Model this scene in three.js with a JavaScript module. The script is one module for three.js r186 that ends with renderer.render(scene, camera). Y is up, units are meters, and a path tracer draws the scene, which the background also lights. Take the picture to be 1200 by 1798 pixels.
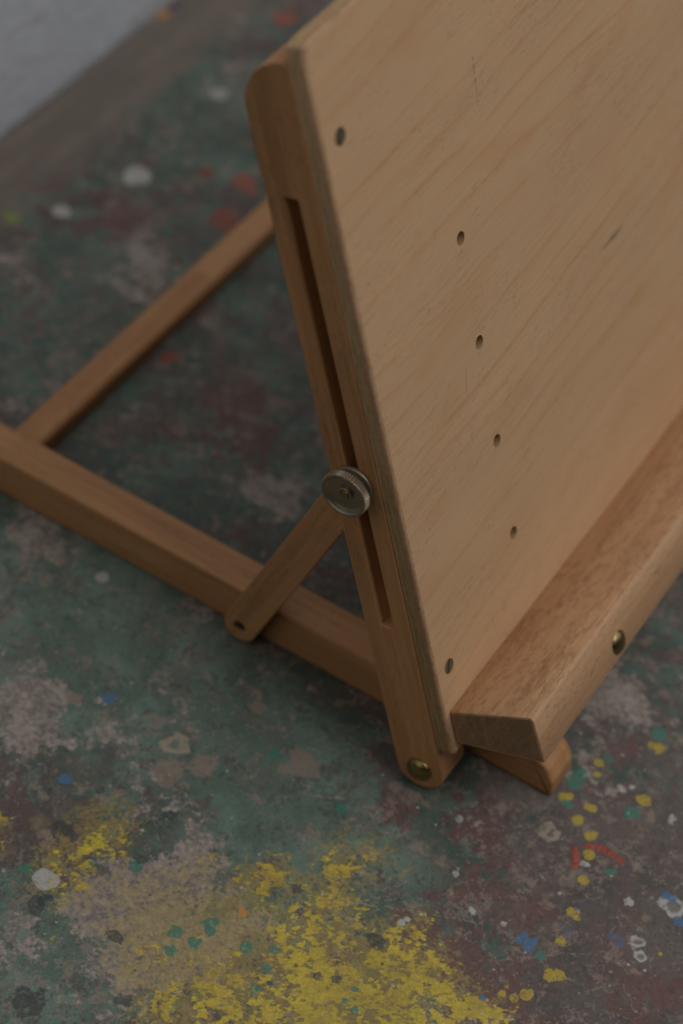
import * as THREE from 'three';
import { RectAreaLightUniformsLib } from 'three/addons/lights/RectAreaLightUniformsLib.js';
import { Brush, Evaluator, SUBTRACTION } from 'three-bvh-csg';
import { ImprovedNoise } from 'three/addons/math/ImprovedNoise.js';
import { toCreasedNormals, mergeGeometries } from 'three/addons/utils/BufferGeometryUtils.js';

// ---------------------------------------------------------------- camera, light, exposure
RectAreaLightUniformsLib.init();
const scene = new THREE.Scene();
scene.background = new THREE.Color(0, 0, 0);
const R = THREE.MathUtils.degToRad;
const FPX = 4106.5;                                              // focal length in pixels of the 1200 x 1798 photograph
const camera = new THREE.PerspectiveCamera(2 * Math.atan(899 / FPX) * 180 / Math.PI, 683 / 1024, 0.05, 20);
camera.position.set(-0.61582, 0.85538, 0.22068);
camera.rotation.set(R(-46.42182), R(-65.51595), R(9.64822), 'YXZ');
camera.focus = 0.985;
camera.userData.fStop = 4.6;
camera.updateMatrixWorld(true);

const renderer = new THREE.WebGLRenderer();
renderer.toneMapping = THREE.LinearToneMapping;
renderer.toneMappingExposure = 1;
renderer.shadowMap.enabled = true;

function areaLight(name, color, intensity, w, h, pos, target) {
  const l = new THREE.RectAreaLight(color, intensity, w, h);
  l.name = name; l.position.set(...pos); l.lookAt(...target); scene.add(l);
  return l;
}
// tall windows in front and to the right, the pale ceiling above, and the room behind the camera
areaLight('front_window_light', new THREE.Color(0.985, 0.99, 1.0), 3.25, 1.4, 1.4, [0.1, 2.2, 1.4], [0.1, 0.1, 0]);
areaLight('corner_window_light', new THREE.Color(0.97, 0.985, 1.0), 0.9, 1.3, 1.5, [1.7, 1.4, 1.6], [0.1, 0.1, 0]);
areaLight('right_window_light', new THREE.Color(0.97, 0.985, 1.0), 1.15, 1.4, 1.4, [1.7, 2.1, 0.3], [0.1, 0.1, 0]);
areaLight('ceiling_light', new THREE.Color(1.0, 0.985, 0.965), 0.3, 2.4, 2.4, [0.35, 2.3, 0.2], [0, 0, 0]);
areaLight('room_light', new THREE.Color(1.0, 0.975, 0.945), 0.68, 1.6, 1.6, [-1.75, 1.7, -0.55], [0, 0.1, -0.1]);

// ---------------------------------------------------------------- small tools
const Q = 1;                                                     // texture detail, 1 = full
let seed = 20240611;
const rnd = () => { seed = (seed * 1664525 + 1013904223) >>> 0; return seed / 4294967296; };
const lat = new Float32Array(65536); for (let i = 0; i < 65536; i++) lat[i] = rnd();
function vn(x, y) {                                               // value noise 0..1
  const xi = Math.floor(x), yi = Math.floor(y); let fx = x - xi, fy = y - yi;
  fx = fx * fx * (3 - 2 * fx); fy = fy * fy * (3 - 2 * fy);
  const a = (yi & 255) << 8, b = ((yi + 1) & 255) << 8, x0 = xi & 255, x1 = (xi + 1) & 255;
  const p = lat[a + x0], q = lat[b + x0], u = p + (lat[a + x1] - p) * fx;
  return u + (q + (lat[b + x1] - q) * fx - u) * fy;
}
function fbm(x, y, o) {
  let s = 0, w = 0.5, t = 0;
  for (let i = 0; i < o; i++) { s += w * vn(x + i * 17.3, y + i * 9.1); t += w; x *= 2.03; y *= 2.03; w *= 0.5; }
  return s / t;
}
const perlin = new ImprovedNoise();
const pn = (x, y) => 0.5 + 0.55 * perlin.noise(x, y, 3.7), pf = (x, y) => 0.67 * pn(x, y) + 0.33 * pn(x * 2.1 + 9, y * 2.1 + 4);
const sst = (a, b, x) => { x = (x - a) / (b - a); x = x < 0 ? 0 : x > 1 ? 1 : x; return x * x * (3 - 2 * x); };
const enc = new Uint8Array(4097); for (let i = 0; i <= 4096; i++) { const l = i / 4096; enc[i] = Math.round(255 * (l <= 0.0031308 ? 12.92 * l : 1.055 * Math.pow(l, 1 / 2.4) - 0.055)); }
const e8 = (l) => enc[l <= 0 ? 0 : l >= 1 ? 4096 : (l * 4096) | 0];
function dataTexture(data, w, h, srgb, repeat) {
  const t = new THREE.DataTexture(data, w, h, THREE.RGBAFormat);
  t.magFilter = THREE.LinearFilter; t.minFilter = THREE.LinearMipmapLinearFilter; t.generateMipmaps = true;
  if (repeat) t.wrapS = t.wrapT = THREE.RepeatWrapping;
  if (srgb) t.colorSpace = THREE.SRGBColorSpace;
  t.needsUpdate = true; return t;
}
// fill(u, v, out): u, v in metres; out = [r, g, b linear, height 0..1]
function makeTexture(w, h, mw, mh, u0, v0, fill, repeat) {
  w = Math.round(w * Q); h = Math.round(h * Q);
  const c = new Uint8Array(w * h * 4), b = new Uint8Array(w * h * 4), o = [0, 0, 0, 0.5];
  for (let j = 0; j < h; j++) for (let i = 0; i < w; i++) {
    fill(u0 + (i + 0.5) / w * mw, v0 + (j + 0.5) / h * mh, o);
    const k = (j * w + i) * 4, hh = Math.max(0, Math.min(255, o[3] * 255));
    c[k] = e8(o[0]); c[k + 1] = e8(o[1]); c[k + 2] = e8(o[2]); c[k + 3] = 255;
    b[k] = b[k + 1] = b[k + 2] = hh; b[k + 3] = 255;
  }
  const t = { map: dataTexture(c, w, h, true, repeat), bump: dataTexture(b, w, h, false, repeat) };
  if (repeat) { t.map.repeat.set(1 / mw, 1 / mh); t.bump.repeat.set(1 / mw, 1 / mh); }
  return t;
}
const mix = (a, b, t) => a + (b - a) * t;

// a pixel of the photograph (1200 x 1798) as the point where its ray meets the tabletop (y = 0)
function onTable(px, py) {
  const d = new THREE.Vector3((px - 600) / FPX, -(py - 899) / FPX, -1).transformDirection(camera.matrixWorld);
  const t = -camera.position.y / d.y;
  return [camera.position.x + d.x * t, camera.position.z + d.z * t, Math.hypot(d.x, d.y, d.z) * t];
}

// ---------------------------------------------------------------- the painted tabletop
const BACK = -0.4295;                                             // edge of the table against the wall
const TX0 = -0.55, TX1 = 1.05, TZ0 = BACK, TZ1 = 0.45;
const NX0 = -0.24, NX1 = 0.15, NZ0 = -0.27, NZ1 = 0.18;           // the part with the finer texture
// coarse fields of where each paint lies, from spots [pixel x, pixel y, radius, weight] read off the photograph
function field(spots, base) {
  const n = 220, m = 160, f = new Float32Array(n * m).fill(base);
  const S = spots.map(([px, py, r, w]) => { const [x, z, d] = onTable(px, py); return [x, z, r * d / FPX * 1.15, w]; });
  for (let j = 0; j < m; j++) for (let i = 0; i < n; i++) {
    const x = mix(TX0, TX1, i / (n - 1)), z = mix(TZ0, TZ1, j / (m - 1)); let s = base;
    for (const [sx, sz, r, w] of S) { const q = ((x - sx) ** 2 + (z - sz) ** 2) / (r * r); if (q < 6) s += w * Math.exp(-q); }
    f[j * n + i] = s;
  }
  return (x, z) => {
    let a = (x - TX0) / (TX1 - TX0) * (n - 1), b = (z - TZ0) / (TZ1 - TZ0) * (m - 1);
    a = Math.max(0, Math.min(n - 1.001, a)); b = Math.max(0, Math.min(m - 1.001, b));
    const i = a | 0, j = b | 0, fx = a - i, fy = b - j, k = j * n + i;
    return mix(mix(f[k], f[k + 1], fx), mix(f[k + n], f[k + n + 1], fx), fy);
  };
}
const fGreen = field([
  [100, 1020, 170, 0.42], [260, 1130, 140, 0.35], [60, 1180, 110, 0.25], [330, 1260, 130, 0.3], [480, 1330, 110, 0.3], [120, 1320, 90, 0.15],
  [110, 1700, 160, 0.4], [30, 1620, 80, 0.2], [560, 1440, 110, 0.28], [640, 1500, 90, 0.25], [700, 1580, 70, 0.15], [420, 1440, 90, 0.2],
  [760, 1440, 60, 0.15], [770, 1520, 50, 0.12], [930, 1570, 45, 0.18], [860, 1590, 40, 0.12], [870, 1660, 40, 0.1], [1000, 1370, 35, 0.1], [1140, 1180, 70, 0.1], [1160, 1350, 60, 0.12],
  [1120, 1750, 60, 0.1], [230, 1480, 60, 0.15], [420, 1570, 50, 0.06], [330, 160, 150, 0.12], [130, 560, 200, 0.14], [450, 800, 150, 0.12], [300, 880, 120, 0.12], [420, 250, 120, 0.16],
  [1020, 1610, 190, -0.3], [1120, 1500, 150, -0.25], [1130, 1680, 140, -0.12], [900, 1450, 90, -0.12], [60, 1420, 110, -0.34], [200, 1560, 70, -0.1], [690, 1400, 60, -0.12],
  [860, 1720, 110, -0.16], [60, 330, 120, -0.06], [200, 380, 70, -0.14], [390, 720, 110, -0.12], [560, 1000, 120, -0.08], [150, 240, 70, -0.05],
], 0.02);
const fRed = field([
  [780, 1490, 90, 0.2], [830, 1620, 110, 0.22], [900, 1600, 70, 0.15], [760, 1680, 70, 0.2], [860, 1760, 100, 0.15], [720, 1380, 70, 0.15], [1140, 1770, 80, 0.2], [120, 325, 75, 0.26], [60, 300, 40, 0.2],
  [215, 370, 50, 0.26], [430, 740, 70, 0.28], [380, 790, 60, 0.16], [1120, 1330, 70, 0.1], [420, 320, 40, 0.22], [500, 30, 30, 0.25], [330, 480, 60, 0.1], [640, 990, 60, 0.1],
], 0);
const fPale = field([
  [185, 1600, 55, 0.42], [265, 1575, 60, 0.5], [335, 1530, 45, 0.42], [340, 1490, 28, 0.25], [370, 1590, 55, 0.4], [300, 1640, 50, 0.35], [430, 1640, 30, 0.35], [395, 1655, 28, 0.4], [225, 1705, 35, 0.5], [300, 1685, 55, 0.42], [350, 1670, 40, 0.3],
  [470, 1600, 26, 0.28], [480, 1630, 22, 0.3], [545, 1650, 18, 0.3], [25, 1240, 60, 0.5], [85, 1225, 30, 0.25], [60, 945, 45, 0.42], [95, 965, 25, 0.2], [50, 1305, 40, 0.3], [100, 1290, 30, 0.3], [200, 1290, 45, 0.25], [230, 1345, 40, 0.25], [260, 1400, 40, 0.28],
  [465, 865, 55, 0.5], [505, 880, 30, 0.25], [1072, 1235, 48, 0.6], [1090, 1200, 30, 0.3], [255, 455, 38, 0.3], [285, 490, 32, 0.32], [190, 465, 28, 0.22], [250, 420, 26, 0.2], [205, 345, 26, 0.2], [180, 490, 30, 0.1], [20, 460, 26, 0.25], [355, 640, 30, 0.25], [375, 570, 24, 0.15],
  [240, 525, 22, 0.22], [335, 195, 30, 0.15], [430, 40, 40, 0.12], [400, 70, 28, 0.2], [30, 1650, 40, 0.26], [15, 1690, 26, 0.25], [340, 1450, 40, 0.25], [270, 1420, 30, 0.2], [180, 1225, 30, 0.12], [350, 1210, 50, 0.15], [280, 1050, 60, 0.06], [690, 1490, 30, 0.1], [700, 1530, 20, 0.1],
], 0);
const fYellow = field([
  [620, 1700, 75, 0.45], [680, 1730, 75, 0.50], [720, 1660, 42, 0.34], [740, 1600, 26, 0.17], [560, 1640, 45, 0.42], [600, 1600, 35, 0.30], [545, 1565, 40, 0.34], [590, 1540, 30, 0.26], [455, 1545, 30, 0.50], [480, 1520, 24, 0.30], [445, 1570, 18, 0.30],
  [600, 1775, 70, 0.50], [520, 1790, 60, 0.40], [440, 1775, 60, 0.42], [370, 1790, 45, 0.25], [365, 1730, 28, 0.26], [680, 1790, 70, 0.45], [560, 1720, 40, 0.35], [520, 1680, 30, 0.25], [190, 1450, 38, 0.40], [175, 1480, 22, 0.29], [215, 1470, 20, 0.22], [120, 1500, 32, 0.20], [110, 1545, 34, 0.28],
  [0, 1440, 14, 0.50], [5, 1480, 20, 0.20], [800, 1770, 40, 0.20], [830, 1740, 36, 0.17], [780, 1720, 40, 0.21], [880, 1760, 30, 0.20], [730, 1700, 50, 0.26], [860, 1790, 30, 0.17], [640, 1500, 30, 0.18], [590, 1510, 24, 0.15], [365, 1520, 22, 0.28],
  [400, 1600, 50, 0.12], [340, 1630, 80, 0.10], [310, 1710, 80, 0.12], [420, 1680, 60, 0.15], [230, 1660, 30, 0.06], [100, 1650, 30, 0.09], [380, 1380, 25, 0.20], [410, 1320, 14, 0.30], [500, 1640, 40, 0.25], [280, 1800, 40, 0.19],
], 0);
const fThin = field([[340, 1620, 90, 0.4], [300, 1700, 90, 0.45], [420, 1650, 70, 0.4], [250, 1610, 60, 0.2], [120, 1520, 90, 0.3], [600, 1500, 50, 0.35], [690, 1520, 40, 0.25], [660, 1420, 60, 0.1], [200, 1420, 60, 0.15]], 0);

const drops = [];
const drop = (px, py, r, c, o = {}) => { const [x, z, d] = onTable(px, py); drops.push({ x, z, r: r * d / FPX * 1.1, c, a: 1, wob: 0.35, ...o }); };
const YEL = [0.46, 0.34, 0.04], WHI = [0.46, 0.44, 0.40], BLU = [0.075, 0.16, 0.28], REDC = [0.33, 0.065, 0.04], TEAL = [0.05, 0.2, 0.14], TAN = [0.42, 0.34, 0.25], DARK = [0.05, 0.055, 0.055], ORA = [0.55, 0.25, 0.05];
for (const [px, py, r] of [[1014, 1440, 11], [1042, 1420, 9], [1032, 1416, 7], [1036, 1469, 10], [1044, 1464, 6], [1035, 1500, 11], [1025, 1545, 9], [1005, 1602, 11], [1013, 1611, 7], [986, 1653, 9], [965, 1713, 12], [980, 1713, 12], [1158, 1315, 12], [1145, 1308, 8], [1130, 1405, 12], [1000, 1398, 8], [1052, 1340, 9], [1049, 1360, 7], [990, 1400, 9], [925, 1746, 12], [902, 1752, 8], [1160, 1675, 4], [872, 1780, 9], [882, 1745, 7]])
  drop(px, py, r * 0.95, YEL, { wob: 0.38, ring: 0, a: 0.92 });
for (const [px, py, r, ring] of [[1104, 1582, 9, 0], [1119, 1654, 13, 0.45], [1124, 1679, 10, 0.5], [1180, 1590, 19, 0.55], [1025, 1516, 6, 0], [1031, 1518, 5, 0], [807, 1437, 7, 0], [240, 308, 21, 0], [228, 314, 14, 0], [107, 370, 15, 0], [385, 165, 14, 0], [80, 1545, 19, 0], [74, 1535, 10, 0], [705, 1620, 7, 0], [715, 1614, 5, 0], [830, 1600, 6, 0], [180, 1012, 11, 0], [1092, 1385, 7, 0], [1110, 1382, 5, 0], [1181, 1436, 6, 0], [1178, 1442, 5, 0], [884, 1622, 5, 0], [828, 1597, 5, 0], [800, 1534, 5, 0]])
  drop(px, py, r, WHI, { ring, wob: 0.45, a: 0.95 });
for (const [px, py, r] of [[921, 1642, 7], [917, 1651, 9], [930, 1656, 11], [928, 1666, 8], [938, 1652, 6], [1012, 1595, 4], [847, 1752, 5], [1170, 1572, 9], [1182, 1578, 8], [1192, 1618, 9], [114, 1367, 12], [190, 1228, 11]])
  drop(px, py, r, BLU, { wob: 0.5 });
drop(1087, 1652, 15, [0.10, 0.13, 0.22], { a: 0.7, wob: 0.8 }); drop(990, 1632, 12, [0.12, 0.13, 0.2], { a: 0.5, wob: 0.8 });
for (let t = 0; t <= 1; t += 0.1) { drop(1009 + 4 * Math.sin(t * 3), 1490 + 32 * t, 6, REDC, { wob: 0.7 }); drop(1034 + 56 * t, 1486 + 26 * t * t, 6.5, REDC, { wob: 0.7 }); }
for (const [px, py, r, c] of [[395, 385, 26, [0.27, 0.075, 0.045]], [410, 400, 18, [0.24, 0.075, 0.05]], [300, 625, 15, [0.33, 0.06, 0.04]], [360, 303, 13, [0.22, 0.075, 0.05]], [428, 318, 15, [0.36, 0.1, 0.06]], [440, 335, 12, [0.34, 0.1, 0.06]], [502, 30, 16, [0.34, 0.09, 0.06]], [20, 382, 14, [0.22, 0.28, 0.05]], [428, 1601, 8, ORA], [283, 22, 12, ORA], [300, 14, 9, [0.12, 0.06, 0.09]], [312, 4, 9, [0.12, 0.06, 0.09]]]) drop(px, py, r, c, { wob: 0.7 });
for (const [px, py, r] of [[1008, 1372, 14], [1020, 1360, 10], [1068, 1334, 8], [996, 1412, 9], [1070, 1532, 9], [625, 1737, 6], [607, 1758, 5], [624, 1774, 7], [948, 1678, 9], [1110, 1425, 12], [1160, 1290, 16], [600, 1420, 10], [485, 1325, 12], [370, 1620, 12], [372, 1635, 10], [310, 1637, 12], [340, 1655, 12], [432, 1663, 11], [300, 1668, 12], [482, 1668, 9], [470, 1700, 8], [45, 1525, 10], [240, 1520, 12], [450, 1735, 8]]) drop(px, py, r, TEAL, { wob: 0.6, a: 0.85, ring: 0 });
for (const [px, py, r] of [[50, 1758, 22], [68, 1590, 15], [80, 1580, 10], [112, 1452, 14], [125, 1465, 12], [660, 1652, 16], [672, 1660, 11], [215, 1755, 12], [205, 1645, 14], [296, 1434, 9], [560, 1715, 8], [590, 1718, 8], [250, 1510, 8], [85, 1390, 8], [520, 1560, 9], [175, 1388, 8]]) drop(px, py, r, DARK, { wob: 0.8, a: 0.75 });
for (const [px, py, r, ring] of [[290, 1358, 26, 0], [304, 1345, 15, 0], [308, 1310, 19, 0.45], [355, 1345, 20, 0], [528, 1342, 26, 0], [530, 1332, 18, 0], [280, 1268, 14, 0], [968, 1462, 16, 0.4], [1117, 1520, 7, 0], [130, 1225, 12, 0], [450, 1240, 14, 0]]) drop(px, py, r, ring ? TAN : [0.27, 0.205, 0.16], { wob: 0.75, a: 0.7, ring });
// loose spatter over the whole table, too fine to place by eye
for (let i = 0; i < 380; i++) {
  const k = rnd(), c = k < 0.36 ? [0.25, 0.2, 0.165] : k < 0.52 ? [0.2, 0.145, 0.11] : k < 0.55 ? WHI : k < 0.66 ? [0.17, 0.075, 0.06] : k < 0.78 ? [0.08, 0.16, 0.12] : k < 0.86 ? [0.2, 0.16, 0.07] : [0.09, 0.085, 0.08];
  drops.push({ x: mix(TX0, TX1, rnd()), z: mix(TZ0, TZ1, rnd()), r: 0.0008 + 0.0034 * rnd() ** 3, c, a: 0.4 + 0.5 * rnd(), wob: 0.8, ring: 0 });
}
for (let i = 0; i < 520; i++) drops.push({ x: mix(NX0, NX1, rnd()), z: mix(NZ0, NZ1, rnd()), r: 0.0003 + 0.0005 * rnd(), c: rnd() < 0.5 ? [0.5, 0.47, 0.42] : [0.07, 0.065, 0.06], a: 0.45 + 0.5 * rnd(), wob: 0.6, ring: 0 });
const scratches = [];
const scratch = (x0, y0, x1, y1, w, c, a) => { const p = onTable(x0, y0), q = onTable(x1, y1); scratches.push([p[0], p[1], q[0], q[1], w, c, a]); };
scratch(130, 1520, 250, 1450, 0.0007, [0.07, 0.06, 0.055], 0.7); scratch(250, 1450, 310, 1428, 0.0009, [0.07, 0.06, 0.055], 0.6);
scratch(20, 1520, 90, 1532, 0.001, [0.09, 0.075, 0.07], 0.5); scratch(90, 1532, 160, 1500, 0.0008, [0.09, 0.075, 0.07], 0.5);
scratch(600, 1580, 830, 1618, 0.0003, [0.42, 0.38, 0.3], 0.5); scratch(940, 1530, 958, 1545, 0.0006, [0.4, 0.35, 0.32], 0.6); scratch(800, 1540, 805, 1525, 0.0006, [0.5, 0.47, 0.44], 0.6);
scratch(1140, 1700, 1150, 1660, 0.0005, [0.33, 0.29, 0.26], 0.5); scratch(330, 1280, 375, 1288, 0.0008, [0.38, 0.32, 0.27], 0.6); scratch(320, 1270, 350, 1268, 0.0007, [0.38, 0.32, 0.27], 0.5); scratch(525, 1395, 600, 1402, 0.0006, [0.38, 0.32, 0.22], 0.6);
scratch(830, 1690, 1060, 1670, 0.0004, [0.33, 0.28, 0.26], 0.35); scratch(560, 1620, 590, 1640, 0.0006, [0.1, 0.09, 0.06], 0.4);
for (let i = 0; i < 90; i++) { const x = mix(NX0, 0.3, rnd()), z = mix(NZ0, NZ1, rnd()), t = rnd() * 6.28, l = 0.004 + 0.03 * rnd() ** 2; scratches.push([x, z, x + l * Math.cos(t), z + l * Math.sin(t), 0.00025, rnd() < 0.6 ? [0.36, 0.32, 0.28] : [0.08, 0.07, 0.06], 0.35 * rnd() + 0.1]); }

function paint(x, z, o) {
  const wx = x + 0.012 * (fbm(x * 40 + 3, z * 40, 3) - 0.5), wz = z + 0.012 * (fbm(x * 40 + 70, z * 40 + 31, 3) - 0.5);
  const fine = fbm(x * 620, z * 620, 3), mid = fbm(wx * 130 + 11, wz * 130, 4), big = fbm(wx * 34, wz * 34 + 5, 4), tiny = vn(x * 2600, z * 2600);
  let r = 0.125, g = 0.098, b = 0.088, h = 0.3;
  const tone = fbm(wx * 22 + 40, wz * 22 + 9, 3) - 0.5;
  r *= 1 + 0.5 * tone + 0.25 * (mid - 0.5); g *= 1 + 0.55 * tone + 0.3 * (mid - 0.5); b *= 1 + 0.5 * tone + 0.35 * (mid - 0.5);
  // dull red under-paint
  let m = sst(0.52, 0.60, 0.55 * fbm(wx * 95 + 200, wz * 95, 4) + 0.45 * big + fRed(x, z) - 0.03) * (0.3 + 0.45 * sst(0.0, 0.12, fRed(x, z)));
  r = mix(r, 0.15, m); g = mix(g, 0.073, m); b = mix(b, 0.062, m); h += 0.05 * m;
  // green coat, worn through
  const gr = fGreen(x, z);
  m = sst(0.485, 0.545, 0.42 * fbm(wx * 60 + 90, wz * 60 + 13, 4) + 0.38 * fbm(wx * 170 + 7, wz * 170 + 51, 4) + 0.2 * fine + gr * 0.62);
  m *= 0.94;
  const tl = sst(0.38, 0.68, fbm(wx * 48 + 300, wz * 48 + 77, 4)) * 0.75 + 0.75 * Math.max(0, Math.min(1, gr * 2.2)) + 0.35 * (fbm(wx * 260 + 31, wz * 260 + 7, 3) - 0.5);
  r = mix(r, mix(0.060, 0.118, tl), m); g = mix(g, mix(0.092, 0.182, tl), m); b = mix(b, mix(0.072, 0.142, tl), m); h += 0.14 * m;
  // brown and grey stains soaked into the coats
  m = sst(0.50, 0.66, 0.6 * fbm(wx * 75 + 410, wz * 75 + 26, 4) + 0.4 * fbm(wx * 300 + 5, wz * 300 + 91, 3)) * 0.5;
  r = mix(r, 0.15, m); g = mix(g, 0.125, m); b = mix(b, 0.10, m);
  m = sst(0.55, 0.68, 0.6 * fbm(wx * 110 + 510, wz * 110 + 6, 4) + 0.4 * fine) * 0.45;
  r = mix(r, 0.052, m); g = mix(g, 0.062, m); b = mix(b, 0.055, m);
  // tan specks where the coat has flaked
  m = sst(0.605, 0.72, 0.6 * fbm(wx * 210 + 19, wz * 210 + 4, 4) + 0.4 * fbm(wx * 70 + 150, wz * 70, 3) + 0.02) * 0.6;
  r = mix(r, 0.30, m); g = mix(g, 0.225, m); b = mix(b, 0.175, m);
  // beige scuffs and small chips down to the ground coat
  m = sst(0.585, 0.615, 0.42 * fbm(wx * 330 + 61, wz * 330 + 17, 4) + 0.33 * fbm(wx * 85 + 240, wz * 85 + 52, 3) + 0.25 * vn(x * 1300 + 9, z * 1300)) * 0.62;
  r = mix(r, 0.255, m); g = mix(g, 0.205, m); b = mix(b, 0.162, m); h -= 0.1 * m;
  m = sst(0.635, 0.66, 0.6 * fbm(x * 520 + 161, z * 520 + 117, 3) + 0.4 * fbm(wx * 120 + 24, wz * 120 + 152, 3)) * 0.6;
  r = mix(r, 0.085, m); g = mix(g, 0.07, m); b = mix(b, 0.058, m); h -= 0.1 * m;
  // pale patches
  const pl = fPale(x, z);
  m = sst(0.59, 0.685, 0.34 * big + 0.36 * fbm(wx * 150 + 8, wz * 150 + 88, 5) + 0.2 * fine + 0.06 * tiny + pl * 0.55) * 0.92;
  const pt = 0.80 + 0.9 * (fine - 0.5) + 0.5 * (mid - 0.5);
  r = mix(r, 0.37 * pt, m); g = mix(g, 0.305 * pt, m); b = mix(b, 0.26 * pt, m); h -= 0.05 * m;
  // yellow scuffed over it, thin then thick
  const ye = fYellow(x, z), th = fThin(x, z);
  m = sst(0.50, 0.66, 0.3 * mid + 0.35 * fine + 0.15 * tiny + 0.2 * vn(x * 900 + 77, z * 900) + (th + ye) * 0.28 - 0.02) * sst(0.08, 0.25, th + ye) * 0.55;
  r = mix(r, 0.36, m); g = mix(g, 0.26, m); b = mix(b, 0.06, m);
  const sp = 0.58 * x + 0.81 * z, sq = 0.58 * z - 0.81 * x, streak = 0.6 * vn(sp * 480, sq * 900) + 0.4 * vn(sp * 1000 + 40, sq * 1900);
  m = sst(0.615, 0.690, 0.24 * big + 0.34 * fbm(wx * 190 + 60, wz * 190 + 14, 4) + 0.22 * fbm(x * 480 + 8, z * 480 + 66, 3) + 0.20 * streak + Math.min(ye, 0.50) * 0.335) * 0.9 * sst(0.03, 0.12, ye);
  const yt = 0.70 + 0.55 * fbm(wx * 90 + 33, wz * 90 + 61, 4) + 0.4 * (streak - 0.5), yb = sst(0.5, 0.75, fbm(wx * 120 + 3, wz * 120 + 161, 3)) * 0.6;
  r = mix(r, mix(0.52, 0.40, yb) * yt, m); g = mix(g, mix(0.385, 0.265, yb) * yt, m); b = mix(b, mix(0.04, 0.065, yb), m); h += 0.22 * m;
  // bare brown wood along the worn back edge
  const ed = z - BACK;
  m = sst(0.055, 0.03, ed + 0.035 * (fbm(x * 30, z * 50 + 8, 4) - 0.5) + 0.012 * (mid - 0.5)) * 0.85;
  const et = 0.8 + 0.5 * fbm(x * 18, z * 140, 3);
  r = mix(r, 0.19 * et, m); g = mix(g, 0.15 * et, m); b = mix(b, 0.118 * et, m);
  // dirt in the grain
  const gd = 0.76 + 0.30 * fbm(x * 900 + 5, z * 900, 2) + 0.26 * vn(x * 1900 + 3, z * 1900 + 8) - 0.2 * (tiny > 0.85 ? 1 : 0);
  o[0] = r * gd; o[1] = g * gd; o[2] = b * gd; o[3] = h + 0.25 * (fine - 0.5) + 0.2 * (tiny - 0.5);
}
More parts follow.
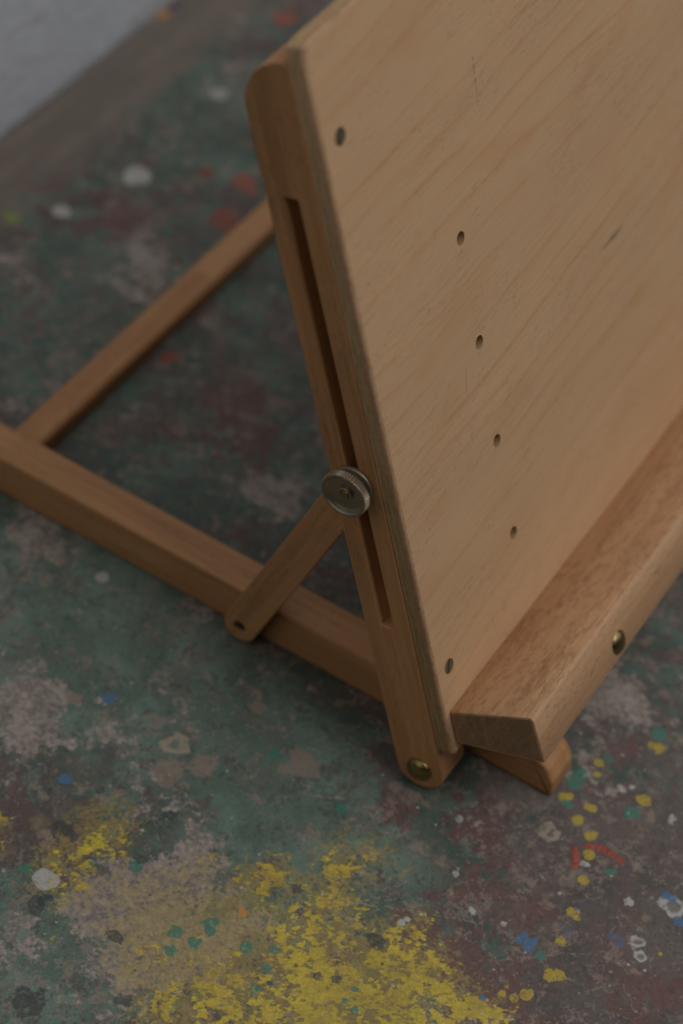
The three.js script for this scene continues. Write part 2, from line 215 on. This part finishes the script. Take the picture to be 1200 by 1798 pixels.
function paintTile(w, hgt, x0, x1, z0, z1) {
  w = Math.round(w * Q); hgt = Math.round(hgt * Q);
  const col = new Float32Array(w * hgt * 3), bmp = new Float32Array(w * hgt), o = [0, 0, 0, 0];
  const mw = x1 - x0, mh = z1 - z0;
  for (let j = 0; j < hgt; j++) for (let i = 0; i < w; i++) {
    paint(x0 + (i + 0.5) / w * mw, z0 + (j + 0.5) / hgt * mh, o);
    const k = j * w + i; col[k * 3] = o[0]; col[k * 3 + 1] = o[1]; col[k * 3 + 2] = o[2]; bmp[k] = o[3];
  }
  const put = (k, c, a, dh) => { for (let q = 0; q < 3; q++) col[k * 3 + q] = mix(col[k * 3 + q], c[q], a); bmp[k] += dh * a; };
  for (const s of scratches) {
    const [ax, az, bx, bz, sw, c, a] = s, m = sw * 3 + 0.002, l2 = (bx - ax) ** 2 + (bz - az) ** 2;
    const i0 = Math.max(0, Math.floor((Math.min(ax, bx) - m - x0) / mw * w)), i1 = Math.min(w - 1, Math.ceil((Math.max(ax, bx) + m - x0) / mw * w));
    const j0 = Math.max(0, Math.floor((Math.min(az, bz) - m - z0) / mh * hgt)), j1 = Math.min(hgt - 1, Math.ceil((Math.max(az, bz) + m - z0) / mh * hgt));
    for (let j = j0; j <= j1; j++) for (let i = i0; i <= i1; i++) {
      const x = x0 + (i + 0.5) / w * mw + 0.0016 * (vn(i * mw / w * 300, j * mh / hgt * 300) - 0.5), z = z0 + (j + 0.5) / hgt * mh + 0.0016 * (vn(i * mw / w * 300 + 50, j * mh / hgt * 300) - 0.5);
      let t = ((x - ax) * (bx - ax) + (z - az) * (bz - az)) / l2; t = Math.max(0, Math.min(1, t));
      const d = Math.hypot(x - ax - t * (bx - ax), z - az - t * (bz - az));
      const v = sst(sw * 1.3, sw * 0.5, d) * sst(0.25, 0.5, vn(x * 700, z * 700)); if (v > 0) put(j * w + i, c, v * a, -0.12);
    }
  }
  for (const d of drops) {
    const R2 = d.r * 2.0, i0 = Math.max(0, Math.floor((d.x - R2 - x0) / mw * w)), i1 = Math.min(w - 1, Math.ceil((d.x + R2 - x0) / mw * w));
    const j0 = Math.max(0, Math.floor((d.z - R2 - z0) / mh * hgt)), j1 = Math.min(hgt - 1, Math.ceil((d.z + R2 - z0) / mh * hgt));
    const f = 1.1 / d.r;
    for (let j = j0; j <= j1; j++) for (let i = i0; i <= i1; i++) {
      const x = x0 + (i + 0.5) / w * mw, z = z0 + (j + 0.5) / hgt * mh;
      const q = Math.hypot(x - d.x, z - d.z) / d.r + d.wob * (fbm(x * f + d.x * 911, z * f + d.z * 733, 3) - 0.5) * 2;
      let v = sst(1.06, 0.9, q); if (v <= 0) continue;
      if (d.ring) v *= 1 - 0.75 * sst(d.ring + 0.15, d.ring - 0.12, q);
      v *= 1 - 0.55 * sst(0.55, 0.75, fbm(x * 800 + 9, z * 800, 2)) * (d.wob > 0.3 ? 1 : 0);
      put(j * w + i, d.c, v * d.a, 0.3);
    }
  }
  const r8 = new Uint8Array(w * hgt * 4), c8 = new Uint8Array(w * hgt * 4), b8 = new Uint8Array(w * hgt * 4);
  for (let k = 0; k < w * hgt; k++) {
    for (let q = 0; q < 3; q++) c8[k * 4 + q] = e8(col[k * 3 + q]); c8[k * 4 + 3] = 255;
    b8[k * 4] = b8[k * 4 + 1] = b8[k * 4 + 2] = Math.max(0, Math.min(255, bmp[k] * 255)); b8[k * 4 + 3] = 255;
    r8[k * 4] = r8[k * 4 + 1] = r8[k * 4 + 2] = Math.max(95, Math.min(215, 225 - 150 * bmp[k])); r8[k * 4 + 3] = 255;
  }
  return new THREE.MeshStandardMaterial({ map: dataTexture(c8, w, hgt, true), bumpMap: dataTexture(b8, w, hgt, false), bumpScale: 0.0005, roughness: 1, roughnessMap: dataTexture(r8, w, hgt, false) });
}
{
  const matNear = paintTile(1728, 1984, NX0, NX1, NZ0, NZ1), matFar = paintTile(1600, 880, TX0, TX1, TZ0, TZ1), matEdge = new THREE.MeshStandardMaterial({ color: new THREE.Color(0.16, 0.12, 0.09), roughness: 0.8 });
  const xs = [TX0, NX0, NX1, TX1], zs = [TZ0, NZ0, NZ1, TZ1], pos = [], uv = [], idx = [], groups = [];
  const quad = (p, t, m) => { const k = pos.length / 3; for (const q of p) pos.push(...q); for (const q of t) uv.push(...q); groups.push([idx.length, 6, m]); idx.push(k, k + 1, k + 2, k, k + 2, k + 3); };
  for (let i = 0; i < 3; i++) for (let j = 0; j < 3; j++) {
    const near = i === 1 && j === 1, a = xs[i], b = xs[i + 1], c = zs[j], d = zs[j + 1];
    const [X0, X1, Z0, Z1] = near ? [NX0, NX1, NZ0, NZ1] : [TX0, TX1, TZ0, TZ1];
    const P = [[a, d], [b, d], [b, c], [a, c]];
    quad(P.map(([x, z]) => [x, 0, z]), P.map(([x, z]) => [(x - X0) / (X1 - X0), (z - Z0) / (Z1 - Z0)]), near ? 0 : 1);
  }
  const T = -0.032, ring = [[TX0, TZ1], [TX1, TZ1], [TX1, TZ0], [TX0, TZ0]];
  for (let i = 0; i < 4; i++) { const [a, c] = ring[i], [b, d] = ring[(i + 1) % 4]; quad([[a, T, c], [b, T, d], [b, 0, d], [a, 0, c]], [[0, 0], [1, 0], [1, 1], [0, 1]], 2); }
  quad(ring.slice().reverse().map(([x, z]) => [x, T, z]), [[0, 0], [1, 0], [1, 1], [0, 1]], 2);
  const g = new THREE.BufferGeometry(); g.setAttribute('position', new THREE.Float32BufferAttribute(pos, 3)); g.setAttribute('uv', new THREE.Float32BufferAttribute(uv, 2)); g.setIndex(idx);
  for (const q of groups) g.addGroup(...q);
  g.computeVertexNormals();
  const m = new THREE.Mesh(g, [matNear, matFar, matEdge]); m.name = 'tabletop'; m.receiveShadow = m.castShadow = true;
  m.userData = { kind: 'structure', label: 'worn tabletop covered in green, maroon and yellow paint stains', category: 'tabletop' };
  scene.add(m);
}
// ---------------------------------------------------------------- the whitewashed wall behind the table
{
  const t = makeTexture(1024, 512, 1.8, 0.9, 0, 0, (u, v, o) => {
    const s = fbm(u * 9, v * 26, 4), s2 = fbm(u * 30 + 8, v * 90, 3), f = fbm(u * 160, v * 160, 3);
    const d = sst(0.52, 0.72, 0.6 * s + 0.4 * s2), k = 0.92 + 0.16 * (f - 0.5);
    o[0] = mix(0.705, 0.46, d) * k; o[1] = mix(0.74, 0.445, d) * k; o[2] = mix(0.80, 0.41, d) * k; o[3] = 0.5 * f + 0.5 * s;
  }, true);
  const g = new THREE.BoxGeometry(1.7, 1.2, 0.06), p = g.attributes.position, q = g.attributes.uv;
  for (let i = 0; i < p.count; i++) q.setXY(i, p.getX(i) + 1, p.getY(i) + 0.5);
  const m = new THREE.Mesh(g, new THREE.MeshStandardMaterial({ map: t.map, bumpMap: t.bump, bumpScale: 0.0015, roughness: 0.85 }));
  m.name = 'wall'; m.position.set(0.45, 0.35, BACK - 0.033); m.castShadow = m.receiveShadow = true;
  m.userData = { kind: 'structure', label: 'white painted wall with grey smudges behind the table', category: 'wall' };
  scene.add(m);
}

// ---------------------------------------------------------------- wood and metal
function beech(c1, c2, fleck, blotch) {
  return makeTexture(2048, 512, 0.42, 0.1, 0, 0, (u, v, o) => {
    const w = v + 0.002 * fbm(u * 5, v * 20, 2);
    const s = 0.55 * fbm(u * 7, w * 150, 4) + 0.45 * fbm(u * 30, w * 700, 3);
    const fl = sst(0.70, 0.80, vn(u * 420 + 7, w * 2300)) * sst(0.35, 0.6, fbm(u * 40, w * 90, 2));
    const bl = blotch * (v < 0.05 ? 1 : 0.06) * sst(0.50, 0.68, 0.4 * fbm(u * 45 + 9, v * 150, 4) + 0.6 * fbm(u * 230, v * 620, 3));
    const t = sst(0.25, 0.75, s), k = 1 - fleck * fl + 0.10 * (fbm(u * 14, v * 30 + 60, 3) - 0.5) * 2;
    for (let q = 0; q < 3; q++) o[q] = mix(mix(c1[q], c2[q], t), [0.27, 0.115, 0.062][q], bl) * k;
    o[3] = 0.55 + 0.35 * (s - 0.5) - 0.3 * fl;
  }, true);
}
const woodMat = (t, rough, bump) => new THREE.MeshStandardMaterial({ map: t.map, bumpMap: t.bump, bumpScale: bump, roughness: rough });
const tBeech = beech([0.44, 0.208, 0.083], [0.575, 0.290, 0.120], 0.22, 0.0);
const tLedge = beech([0.49, 0.27, 0.137], [0.60, 0.35, 0.188], 0.28, 0.40);
const M = {
  beech: woodMat(tBeech, 0.5, 0.00012),
  ledge: woodMat(tLedge, 0.52, 0.00015),
};
const BW = 0.40, BT = 0.3622, BB = 0.0125;                         // board: width, top, bottom along its slope
{
  const marks = [[0.109, 0.3034, 0.1071, 0.282, 0.0004, 0.75, 1], [0.2124, 0.1652, 0.1854, 0.1652, 0.0014, 0.6, 0], [0.206, 0.1658, 0.195, 0.165, 0.0022, 0.4, 0], [0.0651, 0.1821, 0.0614, 0.1671, 0.0006, 0.45, 0], [0.0348, 0.1409, 0.0312, 0.1344, 0.0005, 0.3, 0]];
  const t = makeTexture(1664, 1500, 0.40, 0.36, 0, 0.006, (x, a, o) => {
    const y = a - 0.07 * x + 0.008 * (pf(x * 6, a * 9) - 0.5) + 0.0025 * (fbm(x * 22, a * 34 + 9, 3) - 0.5);
    const hh = y * 80 + 2.6 * pf(x * 2.6 + 4, y * 11) + 0.25 * fbm(x * 30, y * 160, 2);
    const ph = hh - Math.floor(hh), line = Math.pow(ph, 7) * (1 - sst(0.88, 1, ph)) * 1.7 * sst(0.30, 0.65, pf(x * 11 + 20, y * 60 + 3));
    const h2 = hh * 3.3 + 1.4 * fbm(x * 12, y * 90, 2), p2 = h2 - Math.floor(h2), line2 = Math.pow(p2, 4) * (1 - sst(0.85, 1, p2)) * 1.5 * sst(0.38, 0.7, pf(x * 13 + 71, y * 45));
    const fib = fbm(x * 55, y * 1500, 3), pore = sst(0.74, 0.84, vn(x * 300, y * 2600)) * sst(0.3, 0.6, fbm(x * 30, y * 50, 2));
    const low = pf(x * 9 + 3 + y * 7, y * 22 + 1) - 0.5, bl = sst(0.56, 0.78, pf(x * 22 + 13, y * 52 + 2));
    let k = 1 + 0.16 * low + 0.13 * (fib - 0.5) - 0.16 * pore;
    const d = Math.min(1, 0.48 * line + 0.30 * line2 + 0.19 * bl);
    let r = mix(0.615, 0.53, d) * k, g = mix(0.387, 0.243, d) * k, b = mix(0.212, 0.092, d) * k;
    for (const [x0, a0, x1, a1, w, st, dash] of marks) {
      const l2 = (x1 - x0) ** 2 + (a1 - a0) ** 2, tt = Math.max(0, Math.min(1, ((x - x0) * (x1 - x0) + (a - a0) * (a1 - a0)) / l2));
      const dist = Math.hypot(x - x0 - tt * (x1 - x0), a - a0 - tt * (a1 - a0)); if (dist > 0.005) continue;
      const q = st * sst(w, w * 0.3, dist + 0.0006 * (vn(x * 900, a * 900) - 0.5)) * (dash ? sst(0.42, 0.6, vn(tt * 26, 3.3)) : sst(0, 0.25, tt) * sst(1, 0.7, tt) * (0.5 + 0.5 * vn(x * 1200, a * 1200)));
      r = mix(r, 0.10, q); g = mix(g, 0.105, q); b = mix(b, 0.10, q);
    }
    o[0] = r; o[1] = g; o[2] = b; o[3] = 0.5 + 0.5 * (fib - 0.5) - 0.35 * pore;
  }, false);
  t.map.wrapS = t.map.wrapT = t.bump.wrapS = t.bump.wrapT = THREE.RepeatWrapping;
  for (const q of [t.map, t.bump]) { q.repeat.set(1 / 0.40, 1 / 0.36); q.offset.set(0, -0.006 / 0.36); }
  M.birch = woodMat(t, 0.55, 0.00012);
}
function plyEdge(c, c2) {
  const t = makeTexture(1024, 64, 0.2, 0.0125, 0, 0, (u, v, o) => {
    const s = fbm(u * 120, v * 1400, 3), f = fbm(u * 900, v * 900 + 3, 2), d = sst(0.35, 0.7, 0.6 * s + 0.4 * f);
    for (let q = 0; q < 3; q++) o[q] = mix(c[q], c2[q], d);
    o[3] = s;
  }, true);
  return woodMat(t, 0.7, 0.00012);
}
M.edgeA = plyEdge([0.47, 0.325, 0.175], [0.36, 0.235, 0.12]);      // end-grain plies, greyed by handling
M.edgeB = plyEdge([0.60, 0.37, 0.185], [0.47, 0.275, 0.13]);        // long-grain plies
M.edgeFace = plyEdge([0.54, 0.33, 0.18], [0.42, 0.235, 0.12]);
{
  const t = makeTexture(512, 512, 0.06, 0.06, 0, 0, (u, v, o) => {
    const c = u * 0.8 + v * 0.6, e = v * 0.8 - u * 0.6;
    const saw = fbm(c * 110, e * 900, 4), ring = fbm(u * 80, v * 420 + 6, 3), f = fbm(u * 1500, v * 1500, 2), k = 0.72 + 0.32 * saw + 0.4 * (f - 0.5) + 0.4 * (ring - 0.5);
    o[0] = 0.33 * k; o[1] = 0.205 * k; o[2] = 0.112 * k; o[3] = 0.6 * saw + 0.4 * f;
  }, true);
  M.endGrain = woodMat(t, 0.85, 0.0004);
}
const metal = (r, g, b, rough) => new THREE.MeshStandardMaterial({ color: new THREE.Color(r, g, b), metalness: 1, roughness: rough });
{
  const t = makeTexture(256, 256, 0.03, 0.03, 0, 0, (u, v, o) => { const f = fbm(u * 500, v * 500, 4), k = 0.55 + 0.75 * f; o[0] = 0.36 * k; o[1] = 0.295 * k; o[2] = 0.21 * k; o[3] = f; }, true);
  M.nickel = new THREE.MeshStandardMaterial({ map: t.map, metalness: 0.8, roughness: 0.44 });
}
M.brass = metal(0.30, 0.225, 0.095, 0.36);
M.bronze = metal(0.20, 0.158, 0.10, 0.6); M.bronze.metalness = 0.55;
M.steel = metal(0.10, 0.095, 0.09, 0.5);

// ---------------------------------------------------------------- the easel
const TH = R(20.19659), HY = 0.01248, cT = Math.cos(TH), sT = Math.sin(TH), BF = 0.01987;
const U = new THREE.Vector3(0, cT, -sT), N = new THREE.Vector3(0, sT, cT), X = new THREE.Vector3(1, 0, 0), H = new THREE.Vector3(0, HY, 0);
const Yv = new THREE.Vector3(0, 1, 0), Zv = new THREE.Vector3(0, 0, 1);
const easel = new THREE.Group(); easel.name = 'table_easel'; scene.add(easel);
easel.userData = { label: 'folding wooden table easel with birch board, slotted upright and round knob, standing on painted tabletop', category: 'easel' };

function add(name, geo, mat, parent = easel) { const m = new THREE.Mesh(geo, mat); m.name = name; m.castShadow = m.receiveShadow = true; parent.add(m); return m; }
// a closed outline with its corners rounded: pts [[s, t, radius], ...] anticlockwise
function rounded(pts, hole) {
  const sh = hole ? new THREE.Path() : new THREE.Shape(), n = pts.length;
  for (let i = 0; i < n; i++) {
    const p = pts[i], a = pts[(i + n - 1) % n], b = pts[(i + 1) % n], la = Math.hypot(a[0] - p[0], a[1] - p[1]), lb = Math.hypot(b[0] - p[0], b[1] - p[1]), r = Math.min(p[2], la / 2, lb / 2);
    const s = [p[0] + (a[0] - p[0]) / la * r, p[1] + (a[1] - p[1]) / la * r], e = [p[0] + (b[0] - p[0]) / lb * r, p[1] + (b[1] - p[1]) / lb * r];
    if (i) sh.lineTo(...s); else sh.moveTo(...s);
    sh.quadraticCurveTo(p[0], p[1], ...e);
  }
  sh.closePath(); return sh;
}
function circle(cx, cy, r) { const p = new THREE.Path(); p.absarc(cx, cy, r, 0, Math.PI * 2, true); return p; }
// extrude an outline given in the axes S, T along S x T from d0 to d1, edges rounded by bevel; grain = index of the axis the grain follows
function slab(shape, S, T, D, origin, d0, d1, bevel, grain, shift = [0, 0], seg = 3, curve = 20) {
  const g = new THREE.ExtrudeGeometry(shape, { depth: d1 - d0 - 2 * bevel, bevelEnabled: bevel > 0, bevelThickness: bevel, bevelSize: bevel, bevelOffset: -bevel, bevelSegments: seg, curveSegments: curve });
  g.translate(0, 0, d0 + bevel);
  const p = g.attributes.position, nn = g.attributes.normal, uv = g.attributes.uv;
  for (let i = 0; i < p.count; i++) {
    const c = [p.getX(i), p.getY(i), p.getZ(i)], q = [Math.abs(nn.getX(i)), Math.abs(nn.getY(i)), Math.abs(nn.getZ(i))];
    const others = [0, 1, 2].filter((k) => k !== grain), across = q[others[0]] > q[others[1]] ? others[1] : others[0];
    if (shift[3] && q[2] < 0.9) uv.setXY(i, q[0] > q[1] ? c[1] : c[0], c[2] + shift[1]);   // board edges: along the edge, through the plies
    else if (q[grain] > 0.8) uv.setXY(i, c[others[0]] + shift[0], c[others[1]] + shift[1]); else uv.setXY(i, c[grain] + shift[0], c[across] + (across === others[0] ? shift[2] ?? shift[1] : shift[1]));
  }
  const caps = g.groups.find((q) => q.materialIndex === 0), out = toCreasedNormals(g, 0.7), on = out.attributes.normal, flat = nn.array.slice();
  for (let i = caps.start; i < caps.start + caps.count; i++) on.setXYZ(i, 0, 0, Math.sign(flat[i * 3 + 2]));   // flat faces stay flat, only the edges are rounded
  for (const q of g.groups) if (!out.groups.length || out.groups.length < g.groups.length) out.addGroup(q.start, q.count, q.materialIndex);
  out.applyMatrix4(new THREE.Matrix4().makeBasis(S, T, D).setPosition(origin));
  return out;
}
// turned round the axis that points along dir, profile [[radius, along], ...]
function turned(profile, at, dir, seg = 40) {
  const g = new THREE.LatheGeometry(profile.map(([r, l]) => new THREE.Vector2(r, l)), seg);
  g.applyQuaternion(new THREE.Quaternion().setFromUnitVectors(Yv, dir)); g.translate(at.x, at.y, at.z);
  return g;
}
const at = (x, a, b) => new THREE.Vector3(x, 0, 0).add(H).addScaledVector(U, a).addScaledVector(N, b);

// board: five plies, the front one carries the pale face
const holeCols = [0.078, BW - 0.078], holeRows = [0.0826, 0.1336, 0.1851, 0.2362];
const screws = [[0.0121, 0.3191], [0.0112, 0.0581], [BW - 0.0121, 0.3191], [BW - 0.0112, 0.0581]];
function boardShape(inset, countersunk, drilled = true) {
  const x0 = inset, x1 = BW - inset, s = rounded([[x0, BB, 0.005], [x1, BB, 0.005], [x1, BT, 0.008], [x0, BT, 0.008]]);
  if (drilled) for (const x of holeCols) for (const a of holeRows) s.holes.push(circle(x, a, 0.0031));
  if (countersunk) for (const [x, a] of screws) s.holes.push(circle(x, a, 0.0037));
  return s;
}
const layers = [[0.01215, 0.0134, 'edgeB', 0.0004], [0.0134, 0.0150, 'edgeA', 0.0003], [0.0150, 0.0162, 'edgeB', 0.0005], [0.0162, 0.0177, 'edgeA', 0.0003]];
const drill = [];
const drillAt = (x, a, r) => { const g = new THREE.CylinderGeometry(r, r, 0.02, 36).rotateX(Math.PI / 2); g.applyMatrix4(new THREE.Matrix4().makeBasis(X, U, N).setPosition(at(x, a, 0.018))); drill.push(g); };
for (const x of holeCols) for (const a of holeRows) drillAt(x, a, 0.0031);
for (const [x, a] of screws) drillAt(x, a, 0.0037);
const csg = new Evaluator(); csg.useGroups = true; csg.attributes = ['position', 'normal', 'uv'];
const blank = new Brush(slab(boardShape(0.0002, false, false), X, U, N, H, 0.0161, BF, 0.0016, 0, [0, 0, 0, true], 4), [M.birch, M.edgeFace]), bits = new Brush(mergeGeometries(drill), M.edgeB);
blank.updateMatrixWorld(); bits.updateMatrixWorld();
const cut = csg.evaluate(blank, bits, SUBTRACTION);
const board = add('board', cut.geometry, cut.material);
board.userData.label = 'pale birch plywood face with drilled peg holes';
layers.forEach(([d0, d1, mt, inset], i) => add('ply', slab(boardShape(inset, i > 1), X, U, N, H, d0, d1, 0.0001, 0, [0, i * 0.002, 0, true], 1), [M.birch, M[mt]], board));

for (const [x, a] of screws) {                                     // slotted countersunk screws
  const s = new THREE.Shape(), r = 0.0035, w = 0.0006, t = Math.asin(w / r);
  s.absarc(0, 0, r, t, Math.PI - t, false); s.closePath();
  const g = new THREE.ExtrudeGeometry(s, { depth: 0.0006, bevelEnabled: true, bevelSize: 0.0001, bevelOffset: -0.0001, bevelThickness: 0.0001, bevelSegments: 1, curveSegments: 18 });
  const g2 = g.clone().rotateZ(Math.PI), base = new THREE.CylinderGeometry(r, r * 0.6, 0.0015, 28).rotateX(Math.PI / 2).translate(0, 0, -0.0008).toNonIndexed();
  const m = mergeGeometries([g, g2, base].map((q) => { q = q.index ? q.toNonIndexed() : q; return q; }));
  m.rotateZ(0.9 + x * 20); m.applyMatrix4(new THREE.Matrix4().makeBasis(X, U, N).setPosition(at(x, a, BF - 0.0009)));
  add('screw', m, M.bronze);
}

// ledge that carries the picture
{
  const prof = rounded([[0.0371, 0.02005, 0.0008], [0.0184, 0.02005, 0.001], [0.0206, 0.0655, 0.002], [0.0469, 0.0636, 0.0034]]);
  const l = add('ledge', slab(prof, U, N, X, H, 0.0044, BW - 0.0044, 0.0012, 2, [0, -0.018, 0.04], 2), [M.endGrain, M.ledge]);
  l.userData.label = 'reddish flecked ledge along the foot of the board with rough sawn dark end';
  const F = new THREE.Vector3().addScaledVector(N, 0.0263).addScaledVector(U, 0.0019).normalize();
  const dome = [[0, 0.0024], [0.0016, 0.0023], [0.0032, 0.0019], [0.0046, 0.0012], [0.0056, 0.0004], [0.0059, -0.0002], [0.0059, -0.0006]];
  for (const x of [0.0795, BW - 0.0795]) add('ledge_bolt', turned(dome.slice().reverse(), at(x, 0.0293, 0.06487), F), M.brass);
}

// the two sides, the second one mirrored at the other end of the board
const TU = 0.0205, RX0 = 0.0311, RX1 = 0.0517, RH = 0.0244;
const knobA = 0.1618;
const slotPath = () => rounded([[0.0837, -0.0033, 0.0012], [0.2968, -0.0033, 0.0009], [0.2962, 0.0029, 0.0009], [0.0837, 0.0029, 0.0012]], true);
for (const far of [false, true]) {
  const sp = (x0, x1) => far ? [BW - x1, BW - x0] : [x0, x1], xx = (x) => far ? BW - x : x, out = new THREE.Vector3(far ? 1 : -1, 0, 0), sh = far ? 0.05 : 0;
  // upright with its long slot
  const u = new THREE.Shape(); u.moveTo(0.3525, 0.012); u.lineTo(0.0, 0.012); u.absarc(0, 0, 0.012, Math.PI / 2, Math.PI * 1.5, false); u.lineTo(0.334, -0.012);
  u.bezierCurveTo(0.344, -0.0118, 0.354, -0.003, 0.3548, 0.0075); u.quadraticCurveTo(0.3548, 0.0115, 0.3525, 0.012);
  u.holes.push(slotPath());
  add('upright', slab(u, U, N, X, H, ...sp(0, TU), 0.0009, 0, [0.01 + sh, 0.04], 2, 24), M.beech);
  // base rail lying on the table
  const r = new THREE.Shape(); r.moveTo(0.0002, -0.31); r.lineTo(0.0002, 0.0530); r.quadraticCurveTo(0.0003, 0.0539, 0.0012, 0.0540); r.bezierCurveTo(0.0125, 0.0542, 0.0180, 0.0490, 0.0205, 0.0430); r.quadraticCurveTo(0.0240, 0.034, RH, 0.022); r.lineTo(RH, -0.305); r.quadraticCurveTo(RH, -0.31, RH - 0.004, -0.31); r.closePath();
  const flip = r.getPoints(16).reverse();
  add('base_rail', slab(new THREE.Shape(flip), Yv, Zv, X, new THREE.Vector3(), ...sp(RX0, RX1), 0.0017, 1, [0.31 + sh, 0.07], 4), M.beech);
  // spacer on the hinge between upright and rail
  add('hinge_spacer', turned([[0.007, 0], [0.007, RX0 - TU + 0.0004], [0, RX0 - TU + 0.0004]], new THREE.Vector3(xx(RX0 + 0.0002), HY, 0), out, 24), M.beech);
  // brass hinge bolt
  add('hinge_bolt', turned([[0.0063, -0.0004], [0.0063, 0.0003], [0.0061, 0.0010], [0.0053, 0.0021], [0.0041, 0.0030], [0.0027, 0.0036], [0.0013, 0.0039], [0, 0.0040]], new THREE.Vector3(xx(0), HY, 0), out), M.brass);
  // brace from the rail up to the knob
  const P0 = new THREE.Vector3(0, 0.0117, -0.1118), P1 = at(0, knobA, -0.0002), S = P1.clone().sub(P0), L = S.length(); S.normalize();
  const T = new THREE.Vector3(0, -S.z, S.y), b = new THREE.Shape(); b.absarc(0, 0, 0.0089, Math.PI / 2, Math.PI * 1.5, false); b.absarc(L, 0, 0.0089, -Math.PI / 2, Math.PI / 2, false); b.closePath();
  b.holes.push(circle(0, 0, 0.0031));
  add('brace', slab(b, S, T, X, P0, ...sp(TU + 0.0007, RX0 - 0.0005), 0.0009, 0, [0.12 + sh, 0.015], 2), M.beech);
  add('brace_screw', turned([[0.003, -0.006], [0.003, 0.0], [0.0022, 0.0005], [0, 0.0006]], new THREE.Vector3(xx(TU + 0.0026), P0.y, P0.z), out, 24), M.steel);
  // knurled clamping knob: rim with teeth and a dished face, flange behind, threaded stud
  const K = at(xx(0), knobA, -0.0002), n = 52;
  const k = new THREE.Vector3(K.x, K.y, K.z);
  // profile (radius, distance out from the upright)
  const disc = [[0, 0.0056], [0.0075, 0.0056], [0.0098, 0.0055], [0.0107, 0.0060], [0.0107, 0.0089], [0.0105, 0.0094], [0.0101, 0.0096], [0.0097, 0.0094], [0.0092, 0.0086], [0.0078, 0.0075], [0.0055, 0.0069], [0.0033, 0.0067], [0.0032, 0.0080], [0.0029, 0.0083], [0.0023, 0.0083], [0.0022, 0.0077], [0, 0.0077]];
  const kg = new THREE.LatheGeometry(disc.map(([q, l]) => new THREE.Vector2(q, l)), n * 4), kp = kg.attributes.position;
  for (let i = 0; i < kp.count; i++) { const x = kp.getX(i), z = kp.getZ(i), rr = Math.hypot(x, z); if (rr > 0.01055) { const a = Math.atan2(z, x), f = 1 + 0.00032 * Math.cos(a * n) / rr; kp.setX(i, x * f); kp.setZ(i, z * f); } }
  let kn = kg.toNonIndexed(); kn.deleteAttribute('normal'); kn = toCreasedNormals(kn, 0.5);
  kn.applyQuaternion(new THREE.Quaternion().setFromUnitVectors(Yv, out)); kn.translate(k.x, k.y, k.z);
  const knob = add('knob', kn, M.nickel); knob.userData.label = 'round knurled metal knob on the slot';
  add('flange', turned([[0.0028, 0.0002], [0.0088, 0.0002], [0.0093, 0.0006], [0.0093, 0.0019], [0.0089, 0.0024], [0.0070, 0.0026], [0.0066, 0.0032], [0.0066, 0.0060]], k, out, 56), M.nickel, knob);
  add('stud', turned([[0, -0.030], [0.0025, -0.030], [0.0025, 0.0070], [0.0021, 0.0085], [0.0017, 0.0087], [0, 0.0087]], k, out, 24), M.brass, knob);
}
// bar that joins the rails at the back
add('crossbar', slab(rounded([[0.0125, -0.2738, 0.003], [0.0006, -0.2738, 0.002], [0.0006, -0.2568, 0.003], [0.0125, -0.2568, 0.004]]), Yv, Zv, X, new THREE.Vector3(), RX1 - 0.003, BW - RX1 + 0.003, 0, 2, [0.2, 0.05]), M.beech);

renderer.render(scene, camera);
